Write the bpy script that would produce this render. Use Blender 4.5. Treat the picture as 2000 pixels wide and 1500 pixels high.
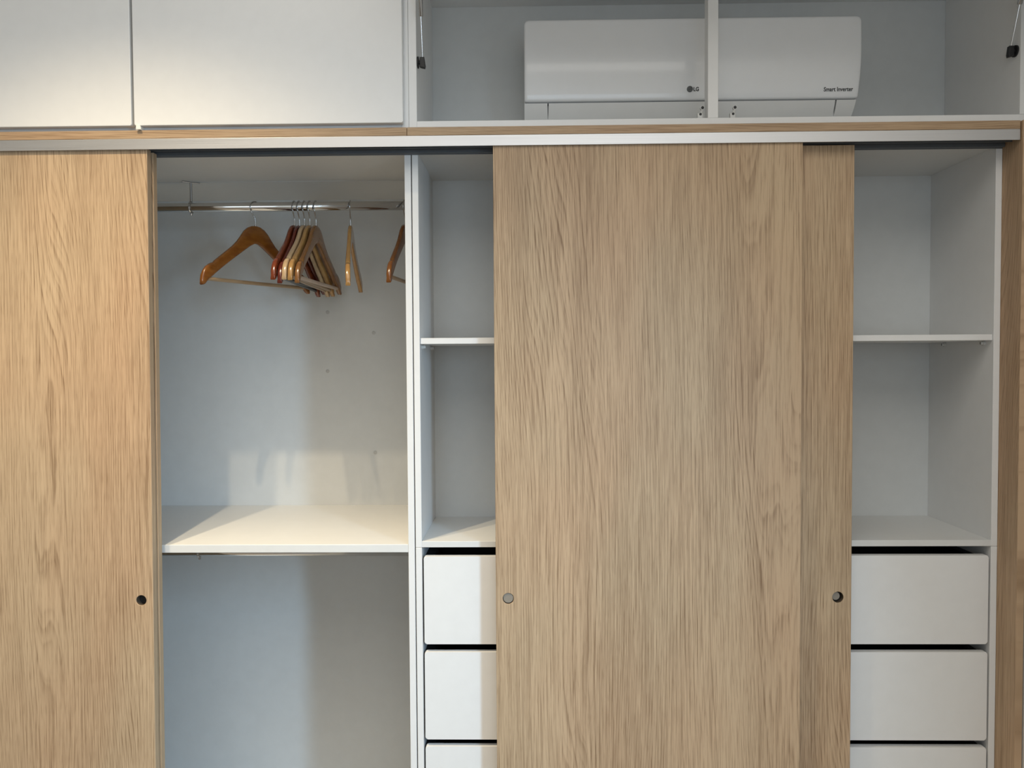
import bpy, bmesh, math, random
from mathutils import Vector, Matrix
random.seed(4)
S = bpy.context.scene
for o in list(bpy.data.objects):
    bpy.data.objects.remove(o)
COL = S.collection

# ------------------------------------------------------------------ camera
def cam_axes(yaw, pitch, roll):
    sy, cy, sp, cp = math.sin(yaw), math.cos(yaw), math.sin(pitch), math.cos(pitch)
    f = Vector((sy*cp, cy*cp, sp)); r = Vector((cy, -sy, 0)); d = f.cross(r)
    c, s = math.cos(roll), math.sin(roll)
    return c*r + s*d, -s*r + c*d, f
cd = bpy.data.cameras.new('camera'); cam = bpy.data.objects.new('camera', cd); COL.objects.link(cam)
r_, d_, f_ = cam_axes(math.radians(-.965), math.radians(-1.78), math.radians(.362))
cam.matrix_world = Matrix(((r_.x, -d_.x, -f_.x, 0), (r_.y, -d_.y, -f_.y, -1.8), (r_.z, -d_.z, -f_.z, 1.45), (0, 0, 0, 1)))
cd.sensor_width = 36; cd.lens = 27; cd.clip_start = .05
S.camera = cam

# ------------------------------------------------------------------ light
S.view_settings.view_transform = 'Standard'; S.view_settings.look = 'None'
S.view_settings.gamma = 1; S.view_settings.use_curve_mapping = False
S.view_settings.exposure = -0.18
W = bpy.data.worlds.new('sky'); S.world = W; W.use_nodes = True
W.node_tree.nodes['Background'].inputs[0].default_value = (.62, .80, 1.0, 1)
W.node_tree.nodes['Background'].inputs[1].default_value = 1.0
def area(name, loc, direction, sx, sy, power, color, spread=180):
    l = bpy.data.lights.new(name, 'AREA'); l.shape = 'RECTANGLE'; l.size = sx; l.size_y = sy
    l.energy = power; l.color = color
    o = bpy.data.objects.new(name, l); COL.objects.link(o); o.location = loc
    z = -Vector(direction).normalized(); x = (Vector((0, 0, 1)) if abs(z.z) < .95 else Vector((0, 1, 0))).cross(z).normalized(); y = z.cross(x)
    o.rotation_euler = Matrix((x, y, z)).transposed().to_euler()
    l.spread = math.radians(spread)
    return o
# daylight entering by the slim side window
area('side_window_daylight', (1.03, -1.67, 1.40), (-.80, .60, -.5), .10, 1.2, 12, (.50, .75, 1.0), 95)
area('rear_ambient_fill', (.1, -3.62, 1.55), (0, 1, 0), 2.0, 1.4, 11.5, (.88, .96, 1.0))  # unseen panel behind the viewer, added as soft ambient fill
area('ceiling_bounce_fill', (-.05, -2.05, 2.93), (0, 0, -1), 2.2, 2.5, 37, (1.0, .955, .88))  # no fixture: added panel standing for light bounced off the ceiling
# two warm ceiling downlights above the left doors
for nm, lx, e in (('ceiling_downlight', -.7835, 140), ('ceiling_downlight', -.988, 140)):
    l = bpy.data.lights.new(nm, 'SPOT'); l.energy = e; l.color = (1.0, .81, .54)
    l.spot_size = math.radians(94); l.spot_blend = 1.0; l.shadow_soft_size = .016
    o = bpy.data.objects.new(nm, l); COL.objects.link(o); o.location = (lx, -.816, 2.93)
    o.rotation_euler = (0, 0, 0)

# ------------------------------------------------------------------ materials
class NT:
    def __init__(s, name):
        s.m = bpy.data.materials.new(name); s.m.use_nodes = True
        s.t = s.m.node_tree; s.b = s.t.nodes['Principled BSDF']
    def n(s, typ, **k):
        x = s.t.nodes.new(typ)
        for a, v in k.items(): setattr(x, a, v)
        return x
    def put(s, sock, v):
        if hasattr(v, 'is_output'): s.t.links.new(v, sock)
        else: sock.default_value = v
    def math(s, op, a, b=0.0, c=0.0):
        x = s.n('ShaderNodeMath', operation=op)
        for i, v in enumerate((a, b, c)): s.put(x.inputs[i], v)
        return x.outputs[0]
    def vec(s, a, b, c):
        x = s.n('ShaderNodeCombineXYZ')
        for i, v in enumerate((a, b, c)): s.put(x.inputs[i], v)
        return x.outputs[0]
    def noise(s, v, detail=2.0, rough=.5, scale=1.0):
        x = s.n('ShaderNodeTexNoise'); s.put(x.inputs['Vector'], v)
        x.inputs['Scale'].default_value = scale; x.inputs['Detail'].default_value = detail; x.inputs['Roughness'].default_value = rough
        return x.outputs['Fac']
    def rng(s, v, a, b, c=0.0, d=1.0, smooth=False):
        x = s.n('ShaderNodeMapRange'); x.clamp = True
        if smooth: x.interpolation_type = 'SMOOTHSTEP'
        for i, q in enumerate((v, a, b, c, d)): s.put(x.inputs[i], q)
        return x.outputs[0]
    def mix(s, f, a, b, mode='MIX'):
        x = s.n('ShaderNodeMix', data_type='RGBA', blend_type=mode)
        s.put(x.inputs[0], f); s.put(x.inputs[6], a); s.put(x.inputs[7], b)
        return x.outputs[2]
    def bump(s, h, strength, dist):
        x = s.n('ShaderNodeBump'); x.inputs['Strength'].default_value = strength; x.inputs['Distance'].default_value = dist
        s.t.links.new(h, x.inputs['Height']); s.t.links.new(x.outputs[0], s.b.inputs['Normal'])
    def obj(s):
        c = s.n('ShaderNodeTexCoord'); x = s.n('ShaderNodeSeparateXYZ'); s.t.links.new(c.outputs['Object'], x.inputs[0])
        return c.outputs['Object'], x.outputs
def srgb(r, g, b):
    f = lambda c: c/12.92 if c <= .04045 else ((c+.055)/1.055)**2.4
    return (f(r/255), f(g/255), f(b/255), 1)
def plain(name, col, rough=.5, metal=0.0, vary=.04, bump=.0, coat=0.0, nscale=30):
    t = NT(name); co, _ = t.obj()
    nz = t.noise(co, 3, .55, nscale)
    f = t.rng(nz, .3, .7, 1-vary, 1+vary)
    mul = t.n('ShaderNodeVectorMath', operation='SCALE'); mul.inputs[0].default_value = col[:3]; t.put(mul.inputs[3], f)
    t.put(t.b.inputs['Base Color'], mul.outputs[0])
    t.put(t.b.inputs['Roughness'], t.rng(nz, .3, .7, rough*.93, min(1, rough*1.07)))
    t.b.inputs['Metallic'].default_value = metal
    if coat: t.b.inputs['Coat Weight'].default_value = coat; t.b.inputs['Coat Roughness'].default_value = .08
    if bump: t.bump(t.noise(co, 2, .6, 500), bump, .0004)
    return t.m
def oak(name, seed, light, dark, across='X', along='Z', pink=.5):
    """oak veneer: cathedral figure from contour lines of a stretched field, fine fibres and pores"""
    t = NT(name); co, xyz = t.obj()
    u = xyz['XYZ'.index(across)]; v = xyz['XYZ'.index(along)]
    if across == 'X': u = t.math('ADD', u, t.math('MULTIPLY', xyz[1], 4.0))      # grain also runs along the edges
    u = t.math('ADD', u, seed*1.37); v = t.math('ADD', v, seed*.71)
    n1 = t.noise(t.vec(t.math('MULTIPLY', u, 5.0), t.math('MULTIPLY', v, .58), seed), 1.0, .4)
    n2 = t.noise(t.vec(t.math('MULTIPLY', u, 13), t.math('MULTIPLY', v, 1.1), seed+7), 2, .5)
    n3 = t.noise(t.vec(t.math('MULTIPLY', u, 46), t.math('MULTIPLY', v, 11), seed+3), 2, .5)
    fld = t.math('ADD', t.math('MULTIPLY', u, 112), t.math('ADD', t.math('MULTIPLY', n1, 40), t.math('ADD', t.math('MULTIPLY', n2, 2.8), t.math('ADD', t.math('MULTIPLY', v, 5.0), t.math('MULTIPLY', n3, .35)))))
    fr = t.math('FRACT', fld)
    line = t.math('MULTIPLY', t.rng(fr, .25, .80, 0, 1), t.rng(fr, .84, .96, 1, 0, True))
    line = t.math('POWER', line, 2.6)
    fr2 = t.math('FRACT', t.math('MULTIPLY', fld, 1.73))
    line2 = t.math('POWER', t.math('MULTIPLY', t.rng(fr2, .2, .72), t.rng(fr2, .75, .92, 1, 0)), 2.0)
    strength = t.rng(t.noise(t.vec(t.math('MULTIPLY', u, 9), t.math('MULTIPLY', v, 1.2), seed+11), 2), .32, .68, .25, .88)
    fib = t.noise(t.vec(t.math('MULTIPLY', u, 420), t.math('MULTIPLY', v, 7), seed+5), 3, .6)
    pore = t.noise(t.vec(t.math('MULTIPLY', u, 900), t.math('MULTIPLY', v, 26), seed+9), 1, .5)
    pore = t.rng(pore, .56, .70)
    band = t.noise(t.vec(t.math('MULTIPLY', u, 7), t.math('MULTIPLY', v, .35), seed+2), 3, .55)
    k = t.math('MULTIPLY', t.math('MULTIPLY', t.math('ADD', t.math('MULTIPLY', line, .74), t.math('MULTIPLY', line2, .45)), strength), t.rng(fib, .36, .62, .35, 1.15))
    k = t.math('ADD', k, t.rng(band, .32, .70, -.04, .48))
    k = t.math('ADD', k, t.rng(fib, .34, .66, -.30, .30))
    k = t.math('ADD', k, t.math('MULTIPLY', pore, .34))
    k = t.rng(k, 0, 1.15)
    col = t.mix(k, light, dark)
    blot = t.noise(t.vec(t.math('MULTIPLY', u, 4.5), t.math('MULTIPLY', v, 1.6), seed+21), 2, .5)
    col = t.mix(t.rng(blot, .42, .72, 0, pink), col, (1.0, .86, .80, 1), 'MULTIPLY')
    t.put(t.b.inputs['Base Color'], col)
    t.b.inputs['Roughness'].default_value = .52
    t.b.inputs['Specular IOR Level'].default_value = .35
    t.bump(t.math('ADD', t.math('MULTIPLY', fib, .6), t.math('MULTIPLY', line, .5)), .18, .0006)
    return t.m
def stick(name, col, col2, rough=.22, seed=0):
    t = NT(name); co, xyz = t.obj()
    g = t.noise(t.vec(t.math('MULTIPLY', xyz[0], 25), t.math('MULTIPLY', xyz[1], 240), t.math('MULTIPLY', xyz[2], 90)), 3, .55)
    t.put(t.b.inputs['Base Color'], t.mix(t.rng(g, .32, .68), col, col2))
    t.b.inputs['Roughness'].default_value = rough; t.b.inputs['Coat Weight'].default_value = .5; t.b.inputs['Coat Roughness'].default_value = .12
    return t.m
def brushed(name, col, rough=.32):
    t = NT(name); co, xyz = t.obj()
    g = t.noise(t.vec(t.math('MULTIPLY', xyz[0], 3), t.math('MULTIPLY', xyz[1], 300), t.math('MULTIPLY', xyz[2], 900)), 3, .6)
    t.put(t.b.inputs['Base Color'], t.mix(t.rng(g, .3, .7), col, tuple(c*.9 for c in col[:3])+(1,)))
    t.put(t.b.inputs['Roughness'], t.rng(g, .3, .7, rough*.85, rough*1.15))
    t.b.inputs['Metallic'].default_value = .85
    return t.m

OL, OD = (.545, .402, .258, 1), (.248, .160, .090, 1)
M = dict(
    white=plain('white_melamine', (.80, .80, .79), .38, vary=.012, bump=.05),
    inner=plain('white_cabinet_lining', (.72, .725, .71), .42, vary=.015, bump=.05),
    back=plain('white_hardboard_back', (.64, .65, .64), .55, vary=.02, bump=.08),
    wall=plain('wall_paint', (.76, .75, .72), .85, vary=.02, bump=.3),
    ceil=plain('ceiling_paint', (.82, .81, .78), .9, vary=.02),
    floor=oak('floor_wood', 31, (.25, .22, .18, 1), (.15, .13, .105, 1), 'X', 'Y'),
    alu=brushed('brushed_aluminium', (.70, .70, .71, 1), .42),
    track=plain('dark_grey_track', (.13, .142, .155), .42, metal=.3),
    chrome=plain('chrome', (.72, .72, .72), .12, metal=1.0, vary=.02),
    steel=plain('steel_wire', (.50, .50, .50), .2, metal=1.0, vary=.03),
    black=plain('black_plastic', (.012, .012, .013), .5),
    runner=plain('drawer_black_and_gap_shade', (.010, .010, .011), .6),  # black drawer metal, also painted shade behind the drawer gaps
    grey=plain('grey_cap', (.50, .50, .49), .55),
    cup=plain('grey_brown_cup', (.27, .235, .19), .5),
    hole_shade=plain('brown_hole_shade', (.075, .055, .036), .7),
    holedark=plain('dark_hole_shade', (.03, .022, .015), .8),
    acw=plain('glossy_white_plastic', (.84, .85, .86), .22, vary=.008, coat=.6),
    acm=plain('matt_white_plastic', (.76, .76, .745), .42, vary=.01),
    acdark=plain('seam_shade_black', (.02, .02, .02), .7),
    ink=plain('black_print', (.015, .015, .016), .5),
    badge=plain('grey_badge', (.085, .09, .092), .35),
    badge2=plain('badge_lines', (.20, .21, .21), .35),
    clear=plain('translucent_plastic', (.62, .62, .60), .25),
    rubber=plain('white_rubber', (.85, .84, .78), .55),
)
M['oak_left'] = oak('oak_left_door', 3.1, OL, OD)
M['oak_mid'] = oak('oak_middle_door', 8.6, OL, OD)
M['oak_right'] = oak('oak_right_door', 14.2, OL, OD, pink=.6)
M['oak_end'] = oak('oak_end_panel', 19.4, (.54, .385, .245, 1), (.31, .205, .118, 1), 'Y', 'Z')
M['oak_trim'] = oak('oak_trim', 25.7, (.47, .33, .205, 1), (.25, .155, .083, 1), 'Z', 'X')

# ------------------------------------------------------------------ mesh helpers
def box(bm, x0, x1, y0, y1, z0, z1, bev=0.0, seg=2):
    vs = [bm.verts.new((x, y, z)) for x in (x0, x1) for y in (y0, y1) for z in (z0, z1)]
    fs = [bm.faces.new([vs[i] for i in q]) for q in ((0, 1, 3, 2), (4, 6, 7, 5), (0, 4, 5, 1), (2, 3, 7, 6), (0, 2, 6, 4), (1, 5, 7, 3))]
    if bev:
        es = {e for f in fs for e in f.edges}
        bmesh.ops.bevel(bm, geom=list(es), offset=bev, segments=seg, profile=.5, affect='EDGES')
def BX(*a, **k):
    bm = bmesh.new(); box(bm, *a, **k); return bm
def tube(bm, pts, rad, seg=12, cap=True):
    """round tube along a polyline; rad is a number or a list"""
    pts = [Vector(p) for p in pts]; n = len(pts); rings = []
    prev = None
    for i, p in enumerate(pts):
        t = (pts[min(i+1, n-1)] - pts[max(i-1, 0)]).normalized()
        if prev is None:
            a = Vector((0, 0, 1)) if abs(t.z) < .9 else Vector((1, 0, 0)); s = t.cross(a).normalized()
        else:
            s = (prev - t*prev.dot(t)).normalized()
        prev = s; q = t.cross(s); r = rad[i] if isinstance(rad, (list, tuple)) else rad
        rings.append([bm.verts.new(p + r*(math.cos(2*math.pi*k/seg)*s + math.sin(2*math.pi*k/seg)*q)) for k in range(seg)])
    for a, b in zip(rings, rings[1:]):
        for k in range(seg):
            f = bm.faces.new((a[k], a[(k+1) % seg], b[(k+1) % seg], b[k])); f.smooth = True
    if cap:
        bm.faces.new(rings[0][::-1]); bm.faces.new(rings[-1])
def TB(pts, rad, seg=12):
    bm = bmesh.new(); tube(bm, pts, rad, seg); return bm
def prism(bm, outline, y0, y1, bev=0.0, seg=2):
    """closed outline [(x, z)] extruded from y0 to y1"""
    a = [bm.verts.new((x, y0, z)) for x, z in outline]; b = [bm.verts.new((x, y1, z)) for x, z in outline]
    n = len(a); fa = bm.faces.new(a[::-1]); fb = bm.faces.new(b)
    for i in range(n):
        bm.faces.new((a[i], a[(i+1) % n], b[(i+1) % n], b[i]))
    if bev:
        es = list({e for f in (fa, fb) for e in f.edges})
        bmesh.ops.bevel(bm, geom=es, offset=bev, segments=seg, profile=.5, affect='EDGES')
def rrect(x0, x1, z0, z1, r, n=5, corners=(1, 1, 1, 1)):
    out = []
    for (cx, cz, a0), on in zip(((x1-r, z1-r, 0), (x0+r, z1-r, 90), (x0+r, z0+r, 180), (x1-r, z0+r, 270)), corners):
        if on:
            for i in range(n+1):
                a = math.radians(a0 + 90*i/n); out.append((cx + r*math.cos(a), cz + r*math.sin(a)))
        else:
            out.append((cx + (r if a0 in (0, 270) else -r), cz + (r if a0 in (0, 90) else -r)))
    return out
def smooth_auto(me, ang=40):
    for p in me.polygons: p.use_smooth = True
    me.set_sharp_from_angle(angle=math.radians(ang))
def obj(name, bm, mat, parent=None, smooth=None, origin=None):
    bmesh.ops.recalc_face_normals(bm, faces=bm.faces[:])
    off = Vector(parent['_w']) if parent is not None else Vector(origin or (0, 0, 0))
    if off.length: bmesh.ops.translate(bm, verts=bm.verts[:], vec=-off)
    me = bpy.data.meshes.new(name); bm.to_mesh(me); bm.free()
    me.materials.append(mat if not isinstance(mat, str) else M[mat])
    if smooth: smooth_auto(me, smooth)
    o = bpy.data.objects.new(name, me); COL.objects.link(o)
    if parent is not None:
        o.parent = parent
        o['_w'] = parent['_w']
    else:
        o.location = off; o['_w'] = tuple(off)
    return o
def tag(o, label, cat, group=None):
    o['label'] = label; o['category'] = cat
    if group: o['group'] = group
    return o
def thing(name, label, cat, loc, group=None):
    o = bpy.data.objects.new(name, None); COL.objects.link(o); o.location = loc; o['_w'] = tuple(loc)
    o.empty_display_size = .05
    return tag(o, label, cat, group)
def struct(name, bm, m, parent=None):
    o = obj(name, bm, m, parent)
    if parent is None: o['kind'] = 'structure'
    return o

# ------------------------------------------------------------------ room shell
XL, XR, YB, YF, ZC = -3.100, 1.1215, .530, -3.60, 2.950
struct('floor', BX(XL-.1, XR+.1, YF-.1, YB+.1, -.06, 0), 'floor')
struct('ceiling', BX(XL-.1, XR+.1, YF-.1, YB+.1, ZC, ZC+.06), 'ceil')
struct('wall_back', BX(XL-.1, XR+.1, YB, YB+.1, 0, ZC), 'wall')
struct('wall_left', BX(XL-.1, XL, YF, YB, 0, ZC), 'wall')
wy0, wy1, wz0, wz1 = -2.00, -1.60, .75, 2.05
bm = bmesh.new()
box(bm, XR, XR+.1, YF, wy0, 0, ZC); box(bm, XR, XR+.1, wy1, YB, 0, ZC)
box(bm, XR, XR+.1, wy0, wy1, 0, wz0); box(bm, XR, XR+.1, wy0, wy1, wz1, ZC)
struct('wall_right', bm, 'wall')
bm = bmesh.new()
box(bm, XL, -.95, YF-.1, YF, 0, ZC); box(bm, 1.06, XR, YF-.1, YF, 0, ZC)
box(bm, -.95, 1.06, YF-.1, YF, 0, .85); box(bm, -.95, 1.06, YF-.1, YF, 2.25, ZC)
struct('wall_rear', bm, 'wall')
def frame_x(name, x0, x1, y0, y1, z0, z1, w):
    bm = bmesh.new()
    box(bm, x0, x1, y0, y0+w, z0, z1); box(bm, x0, x1, y1-w, y1, z0, z1)
    box(bm, x0, x1, y0+w, y1-w, z0, z0+w); box(bm, x0, x1, y0+w, y1-w, z1-w, z1)
    return struct(name, bm, 'white')
frame_x('window_1', XR-.01, XR+.03, wy0, wy1, wz0, wz1, .02)
bm = bmesh.new()
box(bm, -.95, -.90, YF-.05, YF+.01, .85, 2.25); box(bm, 1.01, 1.06, YF-.05, YF+.01, .85, 2.25)
box(bm, -.90, 1.01, YF-.05, YF+.01, .85, .90); box(bm, -.90, 1.01, YF-.05, YF+.01, 2.20, 2.25)
struct('added_window_2', bm, 'white')  # unseen window, added to go with the rear ambient fill

# ------------------------------------------------------------------ hanging cabinet (left bay)
HX0, HX1, D1 = -1.560, -.2630, .50
hc = thing('hanging_cabinet', 'open white wardrobe bay with chrome rail and mid shelf, right of the left oak door', 'wardrobe', (-.91, .25, 0))
obj('side_panel', BX(HX0, HX0+.015, 0, D1, 0, 1.953, bev=.0006, seg=1), 'white', hc)
obj('side_panel', BX(HX1-.015, HX1, 0, D1, 0, 1.953, bev=.0006, seg=1), 'white', hc)
obj('top_panel', BX(HX0+.015, HX1-.015, .012, .2605, 1.932, 1.9525), 'inner', hc)
obj('top_panel', BX(HX0+.015, HX1-.015, .2615, D1, 1.9315, 1.9525), 'inner', hc)
obj('floor_panel', BX(HX0+.015, HX1-.015, .0, D1, .06, .078), 'white', hc)
obj('plinth', BX(HX0+.015, HX1-.015, .03, .045, 0, .06), 'white', hc)
obj('back_panel', BX(HX0, HX1, D1, D1+.008, 0, 1.953), 'back', hc)
bm = bmesh.new(); box(bm, HX0+.015, HX1-.0152, .001, D1, .9965, 1.0155, bev=.0008, seg=1)
obj('shelf', bm, 'inner', hc)
for z, up in ((1.8625, 1.9315), (.9372, .9965)):
    rail = obj('hanging_rail', TB([(HX0+.015, .25, z), (HX1-.015, .25, z)], .0123, 24), 'chrome', hc)
    bm = bmesh.new(); bx = -.888 if z > 1.5 else -.8835
    tube(bm, [(bx, .25, z+.016), (bx, .25, up-.003)], .0032, 10)
    for k in range(12):
        a0, a1 = 2*math.pi*k/12, 2*math.pi*(k+1)/12
        tube(bm, [(bx, .25+.0145*math.cos(a0), z+.0145*math.sin(a0)), (bx, .25+.0145*math.cos(a1), z+.0145*math.sin(a1))], .0026, 8)
    tube(bm, [(bx, .25, z-.014), (bx, .25, z-.021)], .003, 8)
    tube(bm, [(bx-.017, .236, up-.0025), (bx, .25, up-.0035), (bx+.019, .262, up-.0025)], .0024, 8)
    obj('rail_bracket', bm, 'steel', rail, smooth=40)
    for sx, s in ((HX0+.015, 1), (HX1-.015, -1)):
        obj('rail_socket', TB([(sx, .25, z), (sx+.008*s, .25, z)], .0155, 20), 'steel', rail, smooth=40)
for x, z in ((-.5904, 1.597), (-.4525, 1.5346), (-.5928, 1.4202), (-.4521, 1.174)):
    obj('screw_cap', TB([(x, .5002, z), (x, .4990, z), (x, .4986, z)], [.0055, .0055, .004], 16), 'grey', hc, smooth=40)

# ------------------------------------------------------------------ shelf cabinets and drawer cabinets
MX = .4205
spec = (('left', -.2605, MX-.0005, 'narrow gap of white cubby shelving seen left of the middle oak door'),
        ('right', MX+.0005, 1.1010, 'white cubby shelving beside the right oak end panel'))
for side, x0, x1, lab in spec:
    sc = thing('shelf_cabinet', lab, 'shelving', ((x0+x1)/2, .14, 1.0085), 'open shelf units above the drawers')
    T = .0145; D2 = .283
    obj('side_panel', BX(x0, x0+T, 0, D2, 1.0085, 1.953, bev=.0006, seg=1), 'white', sc)
    obj('side_panel', BX(x1-T, x1, 0, D2, 1.0085, 1.953, bev=.0006, seg=1), 'white', sc)
    obj('top_panel', BX(x0+T, x1-T, .012, D2, 1.9345, 1.9525), 'inner', sc)
    obj('bottom_panel', BX(x0+T, x1-T, .0004, D2, 1.0085, 1.0230, bev=.0006, seg=1), 'inner', sc)
    obj('back_panel', BX(x0, x1, D2, D2+.006, 1.0085, 1.953), 'back', sc)
    obj('shelf', BX(x0+T+.0006, x1-T-.0006, .004, D2-.006, 1.4890, 1.5030, bev=.0007, seg=1), 'white', sc)
    for xs, s in ((x0+T, 1), (x1-T, -1)):
        for y in (.036, .205):
            bm = bmesh.new()
            tube(bm, [(xs, y, 1.4830), (xs+.0045*s, y, 1.4830)], .0055, 14)
            tube(bm, [(xs+.0045*s, y, 1.4830), (xs+.0095*s, y, 1.4830)], [.0042, .0036], 14)
            p = obj('shelf_pin', bm, 'clear', sc, smooth=40)
            obj('pin_slot', BX(xs+.0094*s-.0003, xs+.0094*s+.0003, y-.0008, y+.0008, 1.4803, 1.4857), 'black', p)
    dc = thing('drawer_cabinet', ('white drawer stack in the gap left of the middle oak door' if side == 'left' else
               'white drawer stack under the right cubby, beside the right oak end panel'), 'drawers', ((x0+x1)/2, .14, 0), 'drawer units')
    obj('side_panel', BX(x0, x0+T, 0, D2, 0, 1.0078, bev=.0006, seg=1), 'white', dc)
    obj('side_panel', BX(x1-T, x1, 0, D2, 0, 1.0078, bev=.0006, seg=1), 'white', dc)
    obj('back_panel', BX(x0+T, x1-T, D2-.006, D2, 0, 1.0078), 'runner', dc)  # near-black panel paints the dark interior shade
    obj('floor_panel', BX(x0+T, x1-T, .002, D2-.006, .04, .056), 'white', dc)
    fx0, fx1 = x0+T+.0042, x1-T-.0052
    for z0, z1 in ((.7772, .9870), (.5478, .7582), (.3200, .5310), (.0900, .3010)):
        bm = bmesh.new(); prism(bm, rrect(fx0, fx1, z0, z1, .0055, 5), -.0005, .0155, bev=.0014)
        dr = obj('drawer', bm, 'white', dc)
        bm = bmesh.new()
        bx0, bx1, zt = fx0+.006, fx1-.006, z1-.012
        box(bm, bx0, bx0+.012, .0158, .262, z0+.012, zt); box(bm, bx1-.012, bx1, .0158, .262, z0+.012, zt)
        box(bm, bx0+.012, bx1-.012, .25, .262, z0+.012, zt); box(bm, bx0+.012, bx1-.012, .0158, .25, z0+.012, z0+.018)
        obj('drawer_box', bm, 'runner', dr)
        obj('drawer_runner', BX(x0+T+.0003, fx0+.0058, .018, .262, z1-.0295, z1-.013), 'runner', dr)
        obj('drawer_runner', BX(fx1-.0058, x1-T-.0003, .018, .262, z1-.0295, z1-.013), 'runner', dr)

# ------------------------------------------------------------------ sliding doors
def hole_door(bm, x0, x1, y0, y1, z0, z1, hx, hz, r, seg=32):
    """slab with a round finger hole right through it"""
    def ring(y, rr): return [bm.verts.new((hx+rr*math.cos(2*math.pi*k/seg), y, hz+rr*math.sin(2*math.pi*k/seg))) for k in range(seg)]
    b = .0007
    def rect(y, i): return [bm.verts.new(p) for p in ((x1-i, y, z1-i), (x0+i, y, z1-i), (x0+i, y, z0+i), (x1-i, y, z0+i))]
    out = [rect(y0, b), rect(y0+b, 0), rect(y1-b, 0), rect(y1, b)]
    for a, c in zip(out, out[1:]):
        for k in range(4): bm.faces.new((a[k], a[(k+1) % 4], c[(k+1) % 4], c[k]))
    q = seg//4
    faces = []
    for rc, rg in ((out[0], (ring(y0, r+.0006), ring(y0+.0008, r))), (out[3], (ring(y1, r), None))):
        rg0 = rg[0]
        corner_idx = [seg//8, seg//8+q, seg//8+2*q, seg//8+3*q]
        for k in range(4):
            i0, i1 = corner_idx[k], corner_idx[(k+1) % 4]
            idx = [(i0+j) % seg for j in range(((i1-i0) % seg)+1)]
            bm.faces.new([rc[k]] + [rg0[i] for i in idx] + [rc[(k+1) % 4]])
        faces.append(rg)
    f0, f1 = faces[0]; g0, _ = faces[1]
    for k in range(seg):
        n = (k+1) % seg
        bm.faces.new((f0[k], f0[n], f1[n], f1[k])); bm.faces.new((f1[k], f1[n], g0[n], g0[k]))
def sliding_door(label, x0, x1, y0, y1, z0, z1, mat, hx, hz, r, cup, tilt=0.0):
    d = thing('sliding_door', label, 'door', ((x1 if tilt else x0), (y0+y1)/2, z0), 'oak sliding doors')
    bm = bmesh.new(); hole_door(bm, x0, x1, y0, y1, z0, z1, hx, hz, r)
    obj('door_panel', bm, mat, d)
    if cup is not None:
        yc = y0 + cup[0]; cx, cz, cr = hx+cup[1], hz+cup[2], cup[3]
        bm = bmesh.new(); tube(bm, [(cx, yc, cz), (cx, yc+.0006, cz), (cx, yc+.003, cz)], [cr*.94, cr, cr], 28)
        obj('finger_pull', bm, cup[4], d, smooth=40)
        bm = bmesh.new(); tube(bm, [(hx, y0+.0012, hz), (hx, y1-.0026, hz)], r-.0002, 32, cap=False)
        obj('hole_shade_sleeve', bm, 'hole_shade', d)  # dark sleeve added to paint shade on the hole wall
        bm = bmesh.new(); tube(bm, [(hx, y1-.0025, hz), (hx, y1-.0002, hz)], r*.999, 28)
        obj('hole_shade_back', bm, 'holedark', d, smooth=40)  # dark plate paints the shade at the end of the hole
    if tilt: d.rotation_euler.y = tilt
    return d
ZD0, ZD1 = .020, 1.9340
sliding_door('oak sliding door at far left, brightly lit, with an open finger hole', -1.5530, -.8655, -.0600, -.0415, ZD0, ZD1, 'oak_left',
             -.8655-.0280, .9015, .0118, (.0140, 0, 0, .0110, 'black'), tilt=.0068)  # black disc is painted shade deep in the open hole
sliding_door('oak sliding door hidden behind the far left door, only its edge showing', -1.5460, -.8640, -.0340, -.0165, ZD0, ZD1-.002, 'oak_left',
             -1.5, .9015, .011, None, tilt=.0068)
sliding_door('wide oak sliding door in the middle, in front of its neighbour, flush grey finger disc', -.0690, .6232, -.0600, -.0415, ZD0, ZD1, 'oak_mid',
             -.0410, .9050, .0125, (.0022, 0, .0010, .0118, 'cup'))
sliding_door('oak sliding door partly hidden behind the middle door, with a recessed finger hole at its right edge', .0576, .7490, -.0340, -.0160, ZD0, ZD1-.002, 'oak_right',
             .7185, .8990, .0128, (.0060, -.0030, .0014, .0095, 'cup'))

# ------------------------------------------------------------------ sliding door track
tr = thing('sliding_door_track', 'brushed aluminium top track running across above the oak sliding doors', 'track', (-.23, -.03, 1.93))
obj('fascia', BX(-1.585, 1.0990, -.0665, -.0640, 1.9302, 1.9540, bev=.0006, seg=2), 'alu', tr)
bm = bmesh.new()
box(bm, -1.585, 1.0985, -.0638, -.0012, 1.9470, 1.9530)
for y0, y1, zz in ((-.0638, -.0618, 1.9316), (-.0395, -.0360, 1.9338), (-.0130, -.0105, 1.9300), (-.0035, -.0012, 1.9285)):
    box(bm, -1.585, 1.0985, y0, y1, zz, 1.9472)
box(bm, -1.585, 1.0985, -.0106, -.0034, 1.9298, 1.9312)
obj('channel', bm, 'track', tr)

# ------------------------------------------------------------------ oak trim boards and end panel
for xa, xb, lab in ((-1.585, -.2618, 'long oak trim board under the closed white upper doors, left of the joint'),
                    (-.2608, 1.0992, 'long oak trim board under the air conditioner bay, right of the joint')):
    o = obj('trim_board', BX(xa, xb, -.0662, .2600, 1.9545, 1.9730, bev=.0005, seg=1), 'oak_trim', origin=((xa+xb)/2, .1, 1.9545))
    tag(o, lab, 'trim board', 'oak boards between the upper and lower cabinets')
o = obj('end_panel', BX(1.1015, 1.1180, -.0720, .2890, .0, 1.9725, bev=.0006, seg=1), 'oak_end', origin=(1.11, .1, 0))
tag(o, 'vertical oak end panel closing the wardrobe at the right wall', 'panel')

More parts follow.
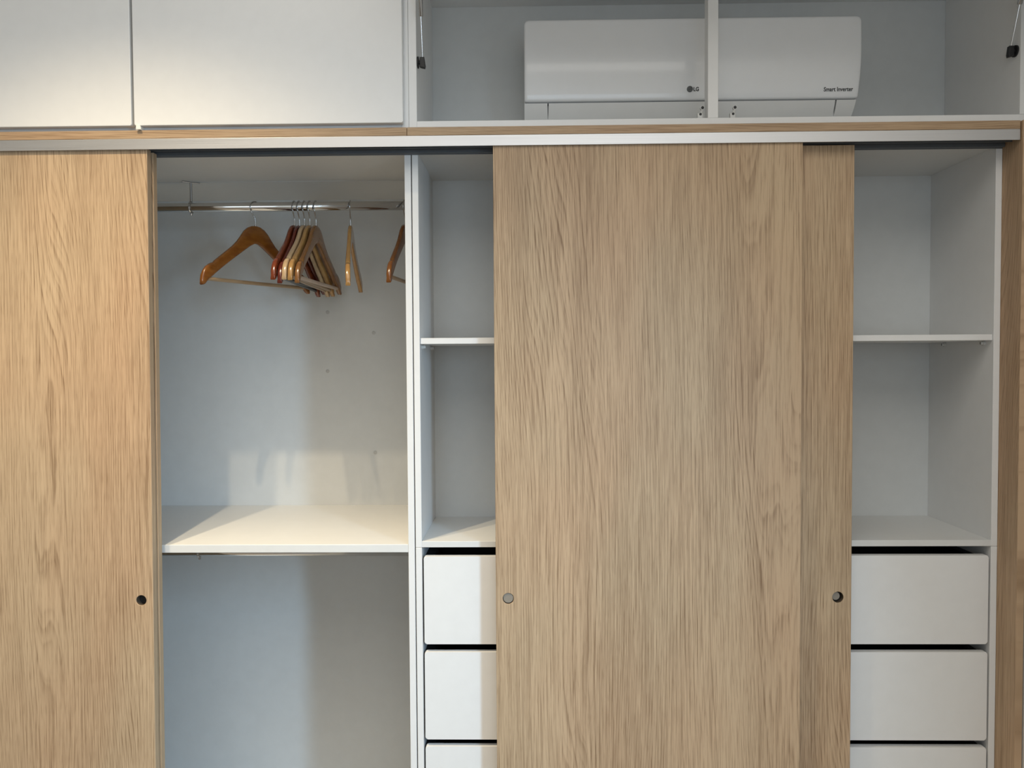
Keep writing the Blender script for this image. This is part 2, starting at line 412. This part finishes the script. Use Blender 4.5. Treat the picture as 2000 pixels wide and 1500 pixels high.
# ------------------------------------------------------------------ upper cabinets
UZ0, UZ1 = 1.9732, 2.412
uc = thing('upper_cabinet', 'closed white upper cabinet with two flat doors above the hanging bay', 'cabinet', (-.92, .1, UZ0))
obj('side_panel', BX(-.2757, -.2592, -.0495, .26, UZ0, UZ1, bev=.0006, seg=1), 'white', uc)
obj('side_panel', BX(-1.585, -1.57, -.0495, .26, UZ0, UZ1), 'white', uc)
obj('bottom_panel', BX(-1.57, -.2759, -.0495, .26, UZ0, UZ0+.019, bev=.0006, seg=1), 'white', uc)
obj('top_panel', BX(-1.57, -.2759, -.0495, .26, UZ1-.015, UZ1), 'white', uc)
obj('divider', BX(-.886, -.871, -.046, .255, UZ0+.0195, UZ1-.0155), 'white', uc)
obj('back_panel', BX(-1.585, -.2592, .2605, .266, UZ0, UZ1), 'back', uc)
for xa, xb, zb, cr in ((-1.5830, -.8813, 1.9824, (1, 1, 1, 1)), (-.8753, -.2693, 1.9824, (1, 1, 1, 1))):
    bm = bmesh.new(); prism(bm, rrect(xa, xb, zb, 2.409, .0045, 4, cr), -.0700, -.0520, bev=.0014)
    dd = obj('cabinet_door', bm, 'white', uc)
bm = bmesh.new()
ol = [(-.8700, 1.9732), (-.8590, 1.9732), (-.8590, 1.9762), (-.8598, 1.9792), (-.8620, 1.9822), (-.8655, 1.9842), (-.8700, 1.9846)]
prism(bm, ol, -.0730, -.0703, bev=.0004, seg=1)
box(bm, -.8680, -.8610, -.0706, -.0497, 1.9735, 1.9818)
obj('door_stop', bm, 'rubber', uc)

ac_c = thing('air_conditioner_cabinet', 'open white upper cabinet bay housing the air conditioner, doors lifted out of view', 'cabinet', (.43, .1, UZ0))
NX0, NX1 = -.2407, 1.1075
obj('side_panel', BX(-.2587, NX0, -.0495, .26, UZ0, UZ1, bev=.0006, seg=1), 'white', ac_c)
obj('side_panel', BX(NX1, 1.1205, -.0495, .26, UZ0+.0184, UZ1, bev=.0006, seg=1), 'white', ac_c)
obj('bottom_panel', BX(NX0+.0001, 1.1205, -.0495, .26, UZ0, UZ0+.0181, bev=.0006, seg=1), 'white', ac_c)
obj('top_panel', BX(NX0, NX1, -.0495, .26, 2.3845, UZ1), 'white', ac_c)
obj('back_panel', BX(-.2587, 1.1205, .2605, .268, UZ0, UZ1), 'back', ac_c)
obj('divider', BX(.4146, .4376, -.0490, -.0170, UZ0+.0183, 2.3843, bev=.0006, seg=1), 'white', ac_c)
for xa, xb in ((-.250, .4240), (.4275, 1.118)):
    bm = bmesh.new(); prism(bm, rrect(xa, xb, 0, .435, .0045, 4), -.009, .009, bev=.0014)
    bmesh.ops.rotate(bm, verts=bm.verts[:], cent=(0, 0, 0), matrix=Matrix.Rotation(math.radians(102), 3, 'X'))
    bmesh.ops.translate(bm, verts=bm.verts[:], vec=(0, -.067, 2.428))
    obj('cabinet_door', bm, 'white', ac_c)
def strut(xw, s, zp):
    """gas strut from a ball plate on the side panel up to the raised door"""
    x = xw + s*.0118
    p0 = Vector((x, -.032, zp)); top = Vector((x+s*.004, -.130, 2.398)); d = (top-p0).normalized()
    rod = obj('gas_strut', TB([p0+d*.004, p0+d*.118], .0021, 12), 'chrome', ac_c, smooth=40)
    a, b = p0+d*.092, top
    obj('cylinder', TB([a, a+d*.002, b-d*.002, b], [.0045, .0052, .0052, .0045], 18), 'steel', rod, smooth=40)
    bm = bmesh.new(); prism(bm, [(-.0062, .010), (.0042, .010), (.0068, -.009), (.0055, -.0148), (-.0062, -.0118)], -.0055, .0055, bev=.0012)
    bmesh.ops.scale(bm, verts=bm.verts[:], vec=(s, 1, 1)); bmesh.ops.translate(bm, verts=bm.verts[:], vec=p0+Vector((0, 0, -.002)))
    obj('end_fitting', bm, 'black', rod)
    bm = bmesh.new(); tube(bm, [(xw+s*.0002, -.032, zp-.003), (xw+s*.0032, -.032, zp-.003)], .0128, 18)
    tube(bm, [(xw+s*.0032, -.032, zp-.003), (xw+s*.0058, -.032, zp-.003)], .0045, 12)
    obj('mount_plate', bm, 'black', rod, smooth=40)
strut(NX0, 1, 2.1320); strut(NX1, -1, 2.1400)
for x in (.4030, .4765):
    bm = bmesh.new(); zf = UZ0+.0181
    box(bm, x-.0085, x+.0035, -.036, -.026, zf+.0002, zf+.0155, bev=.0012)
    tube(bm, [(x-.001, -.031, zf+.0135), (x+.0012, -.029, zf+.0185), (x+.0038, -.027, zf+.0245)], [.0040, .0042, .0028], 10)
    tube(bm, [(x+.0040, -.030, zf+.0290), (x+.0040, -.024, zf+.0290)], .0050, 14)
    tube(bm, [(x+.0036, -.027, zf+.0215), (x+.004, -.027, zf+.0265)], .0030, 10)
    c = obj('lid_catch', bm, 'clear', ac_c, smooth=40)
    bm = bmesh.new(); tube(bm, [(x+.004, -.0308, zf+.0290), (x+.004, -.0298, zf+.0290)], .0034, 12)
    tube(bm, [(x-.002, -.0366, zf+.0125), (x-.002, -.030, zf+.0125)], .0030, 10)
    obj('screw', bm, 'black', c, smooth=40)

# ------------------------------------------------------------------ air conditioner
ac = thing('air_conditioner', 'white wall-mounted air conditioner inside the open upper bay', 'air conditioner', (.405, .26, 2.0))
AX0, AX1, AZ0, AZ1, PZ0 = .0028, .8130, 2.0000, 2.2715, 2.0782
def face_y(z):            # front profile of the unit, in depth
    if z >= PZ0: return .0790 + .55*(z-2.205)**2
    k = (PZ0 - z); return .0905 + .35*k + 5.2*k*k
def xr(z):                # right and left ends lean in towards the bottom
    k = max(0, 2.19-z); return .42*k*k
def shell(bm, zs, x0f, x1f, yf, yb, roll=.010, nx=28):
    """panel with a curved front: rows at heights zs, rounded ends, flat back"""
    rows, back = [], []
    for z in zs:
        a, b = x0f(z), x1f(z); row = []
        us = [0, .0012, .0035, .008] ; us = [a+u for u in us] + [a+.008+(b-a-.016)*i/nx for i in range(1, nx)] + [b-u for u in us[::-1]]
        for x in us:
            e = min(x-a, b-x); d = roll*(1-math.sqrt(max(0, 1-(1-min(e, .008)/.008)**2)))*.8
            row.append(bm.verts.new((x, yf(z)+d, z)))
        rows.append(row); back.append([bm.verts.new((v.co.x, yb, v.co.z)) for v in row])
    for R, flip in ((rows, 0), (back, 1)):
        for p, q in zip(R, R[1:]):
            for i in range(len(p)-1):
                bm.faces.new((p[i], p[i+1], q[i+1], q[i]))
    for p, q, bp, bq in zip(rows, rows[1:], back, back[1:]):
        bm.faces.new((p[0], q[0], bq[0], bp[0])); bm.faces.new((p[-1], bp[-1], bq[-1], q[-1]))
    for R, B in ((rows[0], back[0]), (rows[-1], back[-1])):
        for i in range(len(R)-1): bm.faces.new((R[i], B[i], B[i+1], R[i+1]))
def corner(z, top=.013, bot=.004):
    k = 0
    if z > AZ1-top: k = top - math.sqrt(max(0, top**2-(z-(AZ1-top))**2))
    if z < PZ0+bot: k = max(k, bot - math.sqrt(max(0, bot**2-((PZ0+bot)-z)**2)))
    return k
zs = [PZ0, PZ0+.0005, PZ0+.0015, PZ0+.004] + [PZ0+.004+(AZ1-.013-PZ0-.004)*i/14 for i in range(1, 15)] + [AZ1-.013*(1-math.sin(math.radians(a))) for a in (20, 40, 55, 70, 82, 90)]
def top_roll(z):
    k = max(0, z-(AZ1-.006)); return face_y(z) + (.006 - math.sqrt(max(0, .006**2-k*k)))*1.0 + max(0, .0025-(z-PZ0))*1.2
bm = bmesh.new(); shell(bm, zs, lambda z: AX0+corner(z), lambda z: AX1-corner(z)-xr(z), top_roll, .125, roll=.0045)
obj('front_panel', bm, 'acw', ac, smooth=40)
bm = bmesh.new(); box(bm, AX0+.004, AX1-.006, .1255, .2590, 2.012, AZ1-.003, bev=.004)
box(bm, .05, .76, .1120, .1300, 2.006, PZ0-.0008)
obj('body', bm, 'acm', ac, smooth=40)
zl = [AZ0+(PZ0-.0036-AZ0)*i/10 for i in range(11)]
def section(name, xa, xb, mat, lean):
    bm = bmesh.new(); fr, bk = [], []
    for z in zl:
        b = xb - (xr(z)+.0022 if lean else 0)
        yb = .258 if lean or xa < .01 else max(face_y(z)+.006, .100)
        fr.append([bm.verts.new((x, face_y(z), z)) for x in (xa, b)]); bk.append([bm.verts.new((x, yb, z)) for x in (xa, b)])
    for i in range(len(zl)-1):
        p, q, s, t = fr[i], fr[i+1], bk[i], bk[i+1]
        bm.faces.new((p[0], p[1], q[1], q[0])); bm.faces.new((s[1], s[0], t[0], t[1]))
        bm.faces.new((p[0], q[0], t[0], s[0])); bm.faces.new((p[1], s[1], t[1], q[1]))
    bm.faces.new((fr[0][0], bk[0][0], bk[0][1], fr[0][1])); bm.faces.new((fr[-1][1], bk[-1][1], bk[-1][0], fr[-1][0]))
    return obj(name, bm, mat, ac, smooth=40)
section('end_cap', AX0, .0588, 'acm', False)
section('air_flap', .0616, .7552, 'acm', False)
section('end_cap', .7588, AX1, 'acm', True)
bm = bmesh.new(); box(bm, AX0+.003, AX1-.012, .1020, .1115, PZ0-.0034, PZ0-.0004); box(bm, .0584, .0620, .135, .140, 2.002, PZ0-.004); box(bm, .7548, .7592, .135, .140, 2.002, PZ0-.004)
obj('seam_shade_strip', bm, 'acdark', ac)  # dark strips paint the shade inside the panel seams
def lettering(name, text, x, z, size, bold, width, mat):
    cu = bpy.data.curves.new(name, 'FONT'); cu.body = text; cu.size = size; cu.offset = bold; cu.resolution_u = 3
    to = bpy.data.objects.new(name, cu); COL.objects.link(to)
    bpy.context.view_layer.update()
    me = bpy.data.meshes.new_from_object(to.evaluated_get(bpy.context.evaluated_depsgraph_get()))
    bpy.data.objects.remove(to)
    xs = [v.co.x for v in me.vertices]; w = max(xs)-min(xs); k = width/w
    bm = bmesh.new(); bm.from_mesh(me); bpy.data.meshes.remove(me)
    for v in bm.verts:
        px, pz = x+(v.co.x-min(xs))*k, z+v.co.y
        v.co = (px, face_y(pz)-.0006, pz)
    return obj(name, bm, mat, ac)
lettering('maker_lettering', 'LG', .4116, 2.0975, .0128, .0004, .0128, 'ink')
lettering('printed_lettering', 'Smart Inverter', .7245, 2.0932, .0135, .0003, .0700, 'ink')
ex, ez, er = .4028, 2.1022, .0073
bm = bmesh.new(); yy = face_y(ez)
tube(bm, [(ex, yy+.002, ez), (ex, yy-.0010, ez)], er, 28)
em = obj('emblem', bm, 'badge', ac, smooth=40)
bm = bmesh.new()
arc = [(ex+.0052*math.cos(math.radians(a)), yy-.0012, ez+.0052*math.sin(math.radians(a))) for a in range(95, 361, 15)]
tube(bm, arc + [(ex+.0015, yy-.0012, ez)], .0005, 6)
tube(bm, [(ex, yy-.0012, ez+.0024), (ex, yy-.0012, ez-.0026), (ex+.0018, yy-.0012, ez-.0026)], .0005, 6)
tube(bm, [(ex-.0022, yy-.0009, ez+.0020), (ex-.0022, yy-.0015, ez+.0020)], .0008, 10)
obj('emblem_lines', bm, 'badge2', em)

# ------------------------------------------------------------------ coat hangers
# stations along one arm: (upper x, upper z, lower x, lower z)
arm = [(0, -.0635, 0, -.1105), (.012, -.0653, .007, -.1125), (.023, -.071, .018, -.1195), (.033, -.081, .031, -.1300), (.042, -.095, .044, -.1410),
       (.053, -.111, .058, -.1525), (.067, -.126, .074, -.1660), (.085, -.142, .091, -.1805), (.103, -.158, .107, -.1945), (.1150, -.1685, .117, -.2035),
       (.1178, -.1725, .1195, -.2060), (.1190, -.1755, .1210, -.2075), (.1218, -.1740, .1235, -.2095), (.1300, -.1785, .1290, -.2145), (.1385, -.1855, .1345, -.2200),
       (.1450, -.1950, .1390, -.2255), (.1500, -.2080, .1425, -.2300), (.1522, -.2200, .1465, -.2325), (.1515, -.2290, .1495, -.2330)]
KX = 1.15
def hanger_meshes():
    body = bmesh.new()
    full = [(a*KX, b, c*KX, d) for a, b, c, d in arm]
    st = [(-a, b, -c, d) for a, b, c, d in full[:0:-1]] + full
    rings = []
    prof = [(-1, .16), (-1, .84), (-.86, .95), (-.5, 1), (.5, 1), (.86, .95), (1, .84), (1, .16), (.86, .05), (.5, 0), (-.5, 0), (-.86, .05)]
    for ux, uz, lx, lz in st:
        ax = abs(ux); w = .0050 + .0010*min(1, max(0, (ax-.05)/.08)); bend = .28*ax*ax
        if ax > .1515*KX: w *= .8
        rings.append([body.verts.new((lx+(ux-lx)*q, w*p+bend, lz+(uz-lz)*q)) for p, q in prof])
    for a, b in zip(rings, rings[1:]):
        for i in range(12): body.faces.new((a[i], a[(i+1) % 12], b[(i+1) % 12], b[i]))
    body.faces.new(rings[0]); body.faces.new(rings[-1][::-1])
    hook = bmesh.new(); R = .0165
    pts = [(0, 0, -.072), (0, 0, -.050), (.001, 0, -.044), (.010, 0, -.031), (.0155, 0, -.022)]
    for a in range(-25, 186, 15):
        pts.append((R*math.cos(math.radians(a)), 0, -.0148+R*math.sin(math.radians(a))))
    tube(hook, pts, .0015, 8)
    tube(hook, [(0, 0, -.0650), (0, 0, -.0615)], .0030, 10)
    bar = bmesh.new(); tube(bar, [(-.1355*KX, .0063, -.2165), (0, .003, -.2165), (.1355*KX, .0063, -.2165)], .0050, 12)
    return body, hook, bar
RODTOP = 1.8748+.0003
hm = [stick('hanger_amber', (.235, .085, .014, 1), (.17, .055, .009, 1)),
      stick('hanger_red_brown', (.20, .040, .010, 1), (.13, .024, .007, 1)),
      stick('hanger_dark_red', (.135, .020, .009, 1), (.085, .013, .007, 1)),
      stick('hanger_pale', (.52, .36, .20, 1), (.42, .28, .15, 1)),
      stick('hanger_golden', (.42, .235, .075, 1), (.33, .175, .055, 1)),
      stick('hanger_brown', (.25, .110, .030, 1), (.18, .075, .022, 1)),
      stick('hanger_honey', (.44, .235, .070, 1), (.35, .18, .052, 1))]
barm = [stick('bar_light_wood', (.33, .22, .12, 1), (.26, .17, .09, 1), .4), stick('bar_black', (.014, .016, .016, 1), (.010, .012, .012, 1), .5),
        stick('bar_pale', (.46, .33, .24, 1), (.38, .27, .19, 1), .4)]
protos = None
# x of the hook, heading of the hanger in plan (degrees, its front arm), tilt in its own plane, wood, bar, label
HG = [(-.7165, 238, 0.0, 0, 0, 'amber wooden coat hanger at far left of the rail, turned side-on'),
      (-.6110, 267, -2.4, 1, 1, 'red-brown wooden coat hanger, leftmost of the tight bunch'),
      (-.5985, 267, .2, 2, 1, 'dark red wooden coat hanger, second from left in the tight bunch'),
      (-.5840, 267, -2.4, 3, 0, 'pale unvarnished-looking wooden coat hanger in the centre of the tight bunch'),
      (-.5700, 267, -2.0, 4, 0, 'golden wooden coat hanger, second from right in the tight bunch'),
      (-.5540, 266.5, 0, 5, 2, 'brown wooden coat hanger with pale bar, rightmost of the tight bunch'),
      (-.4620, 277, 2.2, 6, None, 'honey-coloured wooden coat hanger hanging alone, right of the bunch'),
      (-.3160, 262, .2, 0, 0, 'amber wooden coat hanger half hidden by the white divider')]
for i, (hx, head, tilt, wood, bar, lab) in enumerate(HG):
    loc = Vector((hx, .25, RODTOP))
    h = bpy.data.objects.new('coat_hanger', None); COL.objects.link(h)
    h.empty_display_size = .03; h['_w'] = (0, 0, 0)
    tag(h, lab, 'coat hanger', 'wooden hangers on the chrome rail')
    if protos is None:
        b, k, r = hanger_meshes()
        bo = obj('hanger_body', b, hm[wood], h, smooth=50); ho = obj('hook', k, 'steel', h, smooth=60); ro = obj('trouser_bar', r, barm[bar], h, smooth=60)
        protos = (bo, ho, ro)
    else:
        for src in protos:
            if src is protos[2] and bar is None: continue
            c = src.copy(); COL.objects.link(c); c.parent = h
            mat = hm[wood] if src is protos[0] else (barm[bar] if src is protos[2] else None)
            if mat: c.data = src.data.copy(); c.data.materials[0] = mat
    h.location = loc
    h.rotation_mode = 'XYZ'
    # local +x points along the front arm; hook opens along the hanger
    h.rotation_euler = (0, math.radians(tilt), math.radians(head))
for o in bpy.data.objects:
    if '_w' in o: del o['_w']
